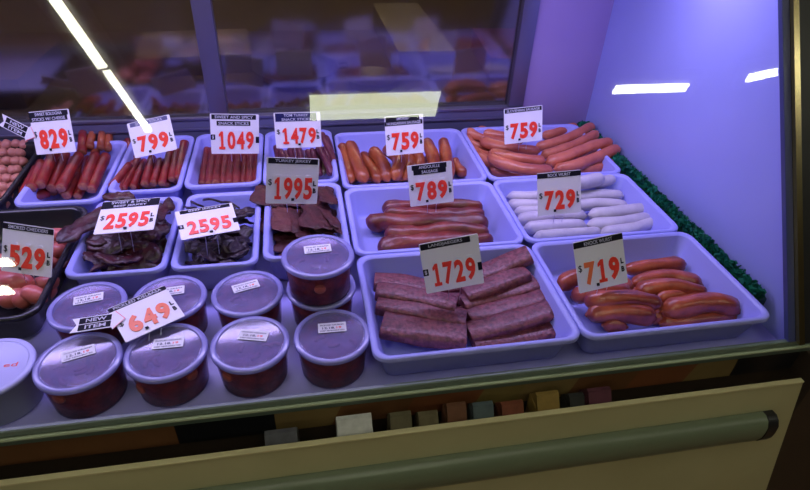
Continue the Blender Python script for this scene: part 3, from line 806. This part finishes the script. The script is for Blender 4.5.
# ------------------------------------------------------------------ CUPS
def cup(x, y, z, label, lab=True, rot=.15, pieces=2, seed=0, lid_text='12.18.', r=.0535):
    t = empty('deli_cup', (x, y, z-.0648), label, 'deli cup', 'round lidded deli cups')
    t.rotation_euler.z = rot
    H = .0648
    bm = bmesh.new(); lathe(bm, [(0,.0),(.043,0),(.0455,.002),(.0500,H-.006),(.0512,H-.0055),(.0506,H-.004)], 44); fin('cup_body', bm, CUP, t)
    bm = bmesh.new()
    lathe(bm, [(0,.0018),(.0425,.0018),(.0448,.004),(.0478,H-.010),(.045,H-.0065),(.03,H-.006),(.015,H-.0055),(0,H-.006)], 44)
    for v in bm.verts:
        if v.co.z > H-.02: v.co.z += .0025*noise.noise(Vector((v.co.x*90, v.co.y*90, seed)))
    fin('relish', bm, RELISH, t)
    rr = random.Random(seed)
    for k in range(pieces):
        a = -1.57+rr.uniform(-.9,.9); zz = rr.uniform(.03,.048)
        bm = bmesh.new(); lathe(bm, [(0,-.004),(.0075,-.003),(.009,0),(.0075,.003),(0,.004)], 14)
        o = fin('pickled_piece', bm, PIECE, t); rad = .0438+zz*.05
        o.location = (rad*math.cos(a), rad*math.sin(a), zz); o.rotation_euler = (1.4, .2, a+1.57)
    for k in range(6):
        a = rr.uniform(0, 6.28); d = rr.uniform(.01,.038)
        bm = bmesh.new(); sweep(bm, [(-.008,0,0),(0,.003,.001),(.008,0,0)], .003, .002, n=7)
        o = fin('pickled_piece', bm, PIECE, t); o.location = (d*math.cos(a), d*math.sin(a), H-.0052); o.rotation_euler.z = a*2
    lid_parts(t, H, LID, LIDRIM, r)
    if lab:
        g = rr.uniform(-.1,.1)
        lx0, lx1, ly0, ly1 = -.019, .021, .004, .023
        lb = plate('sticker', lx0, lx1, ly0, ly1, H-.0005, H+.0001, PAPER, t, .0008, 'white printed sticker')
        text('printed_line', lid_text, lx0+.006, lx0+.024, ly0+.0065, ly0+.0105, INKBL, lb, H+.0001, .02, .00015)
        text('printed_line', '19', lx0+.026, lx0+.033, ly0+.0065, ly0+.0105, RED, lb, H+.0001, .02, .00015)
        text('printed_line', 'PICKLED KIELBASA', lx0+.003, lx1-.003, ly0+.013, ly0+.0155, INKBL, lb, H+.0001, .01, .00015)
        text('printed_line', 'KEEP REFRIGERATED', lx0+.003, lx1-.003, ly0+.002, ly0+.0042, INKBL, lb, H+.0001, .01, .00015)
    return t
def lid_parts(t, H, m1, m2, r):
    bm = bmesh.new(); lathe(bm, [(0,H-.0022),(.0440,H-.0022),(.0455,H-.0012),(.0455,H-.0006),(.0440,H-.0012),(0,H-.0012)], 48)
    l = fin('lid', bm, m1, t)
    bm = bmesh.new(); lathe(bm, [(.0456,H-.0012),(.0463,H-.0002),(.0472,H+.0002),(r-.002,H-.0002),(r-.0004,H-.0014),(r+.0002,H-.0055),(r-.001,H-.006),(.0515,H-.0025),(.0478,H-.0006),(.0456,H-.0018)], 52)
    fin('lid_rim', bm, m2, l)
cups = [(-.3816,.0573,0,'front row, leftmost of the red-brown ones'), (-.2728,.0599,0,'front row, second red-brown one from the left'), (-.1631,.0595,0,'front row, third red-brown one from the left'),
        (-.0511,.0595,0,'front row, beside the landjaeger tub'), (-.3985,.1690,0,'second row, half under the NEW ITEM flag'), (-.2850,.1705,0,'second row, behind the 6.49 tag'), (-.1715,.1680,0,'second row, left of the stacked pair'),
        (-.0600,.1680,0,'second row, bottom of the stacked pair'), (-.0620,.1600,.0668,'standing on another cup, top of the stacked pair')]
for i, (x, y, z, w) in enumerate(cups):
    cup(x, y, z, 'deli cup of dark red relish, '+w, rot=(.30,.0,-.25,-.02,.2,.1,.3,.0,.05)[i], seed=i+1, pieces=(1,2,1,0,0,0,0,0,1)[i])
t = empty('white_deli_cup', (-.4895, .0605, -.0648), 'frosted white deli cup of pale salad with a white lid at the left edge', 'deli cup')
H = .0648
bm = bmesh.new(); lathe(bm, [(0,0),(.043,0),(.0455,.002),(.0500,H-.006),(.0512,H-.0055),(.0506,H-.004)], 44); fin('cup_body', bm, CUPW, t)
bm = bmesh.new(); lathe(bm, [(0,.0018),(.0425,.0018),(.0448,.004),(.0475,H-.014),(0,H-.010)], 44); fin('salad', bm, CREAMY, t)
lid_parts(t, H, LIDW, LIDW, .0535)
text('red_script', 'ed', .018, .034, -.002, .005, RED, t, H-.0011, .0, .0002, 'small red handwriting')

# ------------------------------------------------------------------ PRICE TAGS
TAGS = {
'829' : (-0.5544, 0.6007, 0.035, -0.2453, 0.4341, 0.1436, 0.0814, 0.0832),
'799' : (-0.3663, 0.5899, 0.03, -0.2397, 0.5433, 0.2728, 0.0893, 0.0708),
'1049' : (-0.2092, 0.574, 0.03, 0.1788, 0.163, -0.1245, 0.0941, 0.0812),
'1479' : (-0.0801, 0.5589, 0.045, -0.0047, 0.1817, -0.0072, 0.0917, 0.0719),
'1995' : (-0.0987, 0.3333, 0.05, 0.1392, 0.2004, -0.1487, 0.0878, 0.0808),
'759a' : (0.1384, 0.5369, 0.03, 0.0826, 0.2865, 0.0097, 0.0816, 0.0804),
'789' : (0.156, 0.3508, 0.02, -0.04, 0.2796, 0.0881, 0.0822, 0.0773),
'759b' : (0.4015, 0.5473, 0.04, -0.0064, 0.284, 0.0715, 0.0861, 0.0753),
'729' : (0.3819, 0.2897, 0.02, -0.0081, 0.4268, 0.0375, 0.0837, 0.0783),
'719' : (0.3753, 0.0922, 0.01, -0.0091, 0.4912, 0.1371, 0.082, 0.0812),
'1729' : (0.1431, 0.1217, 0.01, -0.0962, 0.3196, 0.177, 0.0904, 0.0811),
'2595g' : (-0.3652, 0.2939, 0.04, -0.3326, 1.3117, 0.2774, 0.0938, 0.0726),
'2595h' : (-0.2303, 0.2838, 0.03, 0.3907, 1.257, -0.1275, 0.0933, 0.0617),
'529' : (-0.5, 0.24, 0.01, -0.2337, 0.4969, -0.0748, 0.0778, 0.0754),
'649' : (-0.2878, 0.0905, 0.012, -0.0056, 1.5, 0.5171, 0.0814, 0.0759)}
def price_tag(key, digits, heads, label, red=RED, dol='$', unit='LB', tabs=True, chips=False, headw=(0.02,.98), headink=INKB, point=True, spike=.022, lift=(0,0,0), dig=(.12,.57)):
    x, y, z, yaw, tilt, roll, w, h = TAGS[key]
    ex = Vector((math.cos(yaw), math.sin(yaw), 0)); back = Vector((-math.sin(yaw), math.cos(yaw), 0)); up = Vector((0,0,1))*math.cos(tilt)+back*math.sin(tilt)
    X = math.cos(roll)*ex+math.sin(roll)*up; Y = -math.sin(roll)*ex+math.cos(roll)*up; Z = X.cross(Y)
    t = empty('price_tag', (0,0,0), label, 'price tag', None)
    M = Matrix((X, Y, Z)).transposed().to_4x4(); M.translation = Vector((x, y, z))
    t.matrix_world = M
    def bx(u): return (u-.5)*w
    plate('card', -w/2, w/2, 0, h, -.0012, 0, PAPER, t, .002)
    y1 = .985*h; lh = .115*h
    for s, (ua, ub) in heads:
        hd = plate('header_strip', bx(ua), bx(ub), y1-lh, y1, 0, .0003, headink, t, .0005)
        if s: 
            cxm = (ua+ub)/2; tw = min((ub-ua)*.9, .052*len(s))
            text('heading', s, bx(cxm-tw/2), bx(cxm+tw/2), y1-lh*.82, y1-lh*.2, HEADTXT, hd, .0003, .012, .0002)
        y1 -= lh if not chips == 'gap' else lh*1.35
    n = len(digits); a, b = (.14,.88) if n == 3 else (.13,.90)
    cw = (b-a)/n
    for i, d in enumerate(digits):
        ua = a+cw*i+cw*.07; ub = a+cw*(i+1)-cw*.07
        if d == '1': o = digit_one('price_digit', bx(ua), bx(ub), dig[0]*h, dig[1]*h, red if not isinstance(red, (list, tuple)) else red[i], t, .0002, .0010)
        else: o = text('price_digit', d, bx(ua), bx(ub), dig[0]*h, dig[1]*h, red if not isinstance(red, (list, tuple)) else red[i], t, .0002, .045 if n == 3 else .035, .0010)
        if tabs:
            um = (ua+ub)/2; plate('digit_tab', bx(um-.05), bx(um+.05), dig[1]*h, (dig[1]+.05)*h, 0, .0008, CLEARTAB, t, .0012, 'milky clear digit tab')
    if chips:
        c1 = plate('corner_chip', bx(0), bx(.09), .36*h, .49*h, .0001, .0006, INKB, t, .0005); text('dollar_sign', '$', bx(.025), bx(.065), .38*h, .47*h, HEADTXT, c1, .0006, .02, .0002)
        plate('corner_chip', bx(.93), bx(1), .28*h, .44*h, .0001, .0006, INKB, t, .0005)
    else:
        text('dollar_sign', dol, bx(.04), bx(.11), .39*h, .54*h, INKB, t, .0002, .0, .0004)
        text('unit_letter', unit[0], bx(.90), bx(.96), .40*h, .51*h, INKB, t, .0002, .04, .0004)
        text('unit_letter', unit[1], bx(.90), bx(.96), .24*h, .35*h, INKB, t, .0002, .04, .0004)
    if point:
        px = a+cw*(n-2) if n == 4 else a+cw
        plate('decimal_point', bx(px-.028), bx(px+.028), .07*h, .13*h, .0012, .0018, INKB, t, .0003)
    # wire spikes into the meat, pointing straight down
    Mi = M.inverted()
    dwn = (Mi.to_3x3() @ Vector((0, -.003 if tilt < 1 else -.012, -spike)))
    for u in (.40, .60):
        s = Vector((bx(u), h*.06 if tilt < 1 else h*.06, -.0018))
        bm = bmesh.new(); sweep(bm, [s+Vector((0,h*.2,0)), s, s+dwn*.5, s+dwn], .0006, .0006, n=6, k=2); fin('wire_spike', bm, WIRE, t)
    return t, w, h, bx

H1 = lambda s, a=.02, b=.98: [(s, (a, b))]
t, w, h, bx = price_tag('829', '829', [('SWEET BOLOGNA', (0,.97)), ('STICKS W/ CHEESE', (.0,.94))], 'price tag 8.29 for sweet bologna sticks with cheese, upright in the back left')
fl = plate('new_item_flag', -.066, -.026, .038, .058, .0012, .0016, PAPER, t, .001, 'white NEW ITEM arrow flag')
def flag(t, x0, x1, y0, y1, z, ang):
    """arrow shaped flag of white card, two black bars with NEW and ITEM, red outline at its tip"""
    f = empty('new_item_flag', (x1, (y0+y1)/2, z)); f.parent = t; f.rotation_euler.z = ang
    L = x1-x0; Hh = (y1-y0)/2
    bm = bmesh.new(); pts = [(-L,-Hh),(-L*.25,-Hh),(-L*.22,-Hh*1.35),(0,0),(-L*.22,Hh*1.35),(-L*.25,Hh),(-L,Hh),(-L*.9,0)]
    a = [bm.verts.new((x, y, 0)) for x, y in pts]; b = [bm.verts.new((x, y, .0008)) for x, y in pts]
    n = len(pts); bm.faces.new(a[::-1]); bm.faces.new(b)
    for i in range(n): bm.faces.new((a[i], a[(i+1)%n], b[(i+1)%n], b[i]))
    o = fin('flag_card', bm, PAPER, f, smooth=False)
    for s, ya, yb in (('NEW', .06, .88), ('ITEM', -.88, -.06)):
        plate('flag_bar', -L*.86, -L*.27, ya*Hh, yb*Hh, .0008, .0011, INKB, f, .0004)
        text('flag_lettering', s, -L*.74, -L*.36, (ya+.16)*Hh, (yb-.16)*Hh, HEADTXT, f, .0011, .02, .0002)
    for sg in (1, -1):
        bm = bmesh.new(); p0 = Vector((-L*.21, sg*Hh*1.25, .0009)); p1 = Vector((-.001, 0, .0009)); d = (p1-p0).normalized(); nn = Vector((-d.y, d.x, 0))*.0004
        v = [bm.verts.new(q) for q in (p0-nn, p1-nn, p1+nn, p0+nn)]; bm.faces.new(v)
        fin('flag_outline', bm, RED, f, smooth=False)
    return f
bpy.data.objects.remove(fl)
flag(t, -.110, -.034, .022, .046, .0016, -.55)
price_tag('799', '799', [('SNACK STICKS', (.06,.94))], 'price tag 7.99 with a paler header, tilted in the back row', headink=mat('pale_navy_ink', (.08,.08,.2), .4))  # header ink paler than on the other tags
price_tag('1049', '1049', [('SWEET AND SPICY', (.03,.94)), ('SNACK STICKS', (.13,.82))], 'price tag 1049 with two separate black header bars, back row', chips='gap', point=False)
price_tag('1479', '1479', [('TOM TURKEY', (.03,.92)), ('SNACK STICKS', (.03,.92))], 'bright white price tag 1479 with a navy header, back row', headink=INKBL, tabs=False, spike=.05)
price_tag('1995', '1995', H1('TURKEY JERKEY', .03, .97), 'price tag 1995 for turkey jerkey, standing tall in the middle row', dig=(.10,.58))
price_tag('759a', '759', [('SMOKED', (.02,.9)), ('HUNGARIAN SAUSAGE', (.0,.98))], 'price tag 7.59 with a two-line header on the smoked orange sausages, back row')
price_tag('789', '789', [('ANDOUILLE', (.10,.88)), ('SAUSAGE', (.13,.86))], 'price tag 7.89 for andouille sausage in the middle of the case')
price_tag('759b', '759', H1('SLOVENIAN SAUSAGE'), 'price tag 7.59 with a one-line header on the long salmon sausages')
price_tag('729', '729', H1('BOCK WURST', .0, 1), 'price tag 7.29 for bock wurst among the white sausages')
price_tag('719', '719', H1('KNOCK WURST', .0, 1), 'price tag 7.19 for knock wurst at the front right', red=[ORANGE, RED, RED])
price_tag('1729', '1729', H1('LANDJAEGERS', .02, .86), 'large price tag 1729 for landjaegers in the front middle tub', chips=True, point=False, spike=.05)
price_tag('2595g', '2595', [('SWEET & SPICY', (.0,1)), ('BEEF JERKEY', (.0,1))], 'price tag 25.95 lying back on the maroon jerky heap', tabs=False, spike=.035, dol='$')
price_tag('2595h', '2595', [('BEEF JERKEY', (.08,.95))], 'price tag 25.95 lying back on the blackish jerky strips', tabs=False, spike=.035, chips=True)
price_tag('529', '529', H1('SMOKED CHEDDERS', .0, 1), 'price tag 5.29 for smoked chedders at the left edge')
t, w, h, bx = price_tag('649', '649', H1('PICKLED KIELBASA', .0, 1), 'price tag 6.49 for pickled kielbasa lying across the cup lids', red=ORANGE, tabs=False, spike=.008)
flag(t, -.095, -.026, .028, .054, .0018, -.42)

# ------------------------------------------------------------------ PARSLEY STRIP
t = empty('parsley_divider', (.635, .398, -.0645), 'ruffled green plastic parsley strip along the right end wall', 'parsley strip')
boxo('base_strip', (-.008, .015, -.342, .342, 0, .052), mat('dark_green_base', (.008,.06,.04), .6), t, bev=.003)
bm = bmesh.new(); r = random.Random(3)
for i in range(4200):
    y = r.uniform(-.338, .338); x = r.uniform(-.010, .011); z0 = r.uniform(.046, .058)
    a = r.uniform(0, 6.28); s = r.uniform(.005, .010); up = Vector((r.uniform(-.8,.8), r.uniform(-.8,.8), 1)).normalized()
    d = Vector((math.cos(a), math.sin(a), 0))*s*.55; o = Vector((x, y, z0))
    v = [bm.verts.new(q) for q in (o-d*.4, o+d*.4, o+d+up*s*.7, o+up*s*1.1+d*.1, o-d*.9+up*s*.75)]
    bm.faces.new((v[0], v[1], v[2], v[3])); bm.faces.new((v[0], v[3], v[4]))
me = bpy.data.meshes.new('foliage'); bm.to_mesh(me); bm.free()
link('foliage', me, PARSLEY, t)

# ------------------------------------------------------------------ SMALL PACKAGES IN THE RECESS
pk = [(-.13,.045,'grey',(.06,.06,.07)), (-.03,.05,'white',(.32,.33,.31)), (.035,.032,'olive',(.07,.06,.035)), (.075,.03,'olive',(.085,.07,.04)), (.115,.03,'brown',(.08,.035,.02)),
      (.155,.032,'teal grey',(.05,.065,.07)), (.20,.035,'rust',(.11,.035,.02)), (.252,.036,'ochre',(.14,.09,.025)), (.335,.038,'purple',(.06,.02,.03)), (.30,.025,'black',(.02,.02,.02))]
names = {}
for i, (x, w, c, col) in enumerate(pk):
    n2 = {2: ', nearer the white one', 3: ', nearer the brown one'}.get(i, '')
    t = empty('food_package', (x, -.024, -.2395), f'small {c} package standing in the recess under the ledge{n2}', 'package', 'packages in the recess under the ledge')
    hgt = .143+.006*((i*5)%3); col = tuple(min(.6, q*1.9) for q in col); pm = mat('package_'+str(i), col, .35, var=tuple(q*.7 for q in col), scale=60)
    bm = bmesh.new(); box(bm, -w/2, w/2, -.018, .018, 0, hgt-.012, bev=.003); fin('pouch', bm, pm, t, angle=.6)
    bm = bmesh.new(); prism(bm, [(-.016,hgt-.0118),(.016,hgt-.0118),(.003,hgt+.006),(-.003,hgt+.006)], -w/2+.001, w/2-.001); fin('folded_top', bm, pm, t, angle=.5)

# ------------------------------------------------------------------ finish
for o in list(C.objects):
    if o.parent is None: o.location.z += RIM
cd = bpy.data.cameras.new('camera'); cam = bpy.data.objects.new('camera', cd); C.objects.link(cam)
M = Matrix((RIGHT, UP, -FWD)).transposed().to_4x4(); M.translation = CAM+Vector((0,0,RIM)); cam.matrix_world = M
cd.sensor_width = 36; cd.sensor_fit = 'HORIZONTAL'; cd.lens = F/810*36; cd.clip_start = .02; cd.clip_end = 50
sc = bpy.context.scene; sc.camera = cam
for o in C.objects:
    if o.parent is None and 'label' in o and not 4 <= len(o['label'].split()) <= 16: print('LONG', o.name, o['label'])
w = bpy.data.worlds.new('world'); sc.world = w; w.use_nodes = True
w.node_tree.nodes['Background'].inputs['Color'].default_value = (.02,.018,.03,1); w.node_tree.nodes['Background'].inputs['Strength'].default_value = .3
sc.view_settings.view_transform = 'Standard'; sc.view_settings.look = 'None'; sc.view_settings.gamma = 1; sc.view_settings.exposure = -.06; sc.view_settings.use_curve_mapping = False
sc.cycles.max_bounces = 10; sc.cycles.transparent_max_bounces = 24; sc.cycles.use_denoising = True
sc.cycles.caustics_reflective = False; sc.cycles.caustics_refractive = False
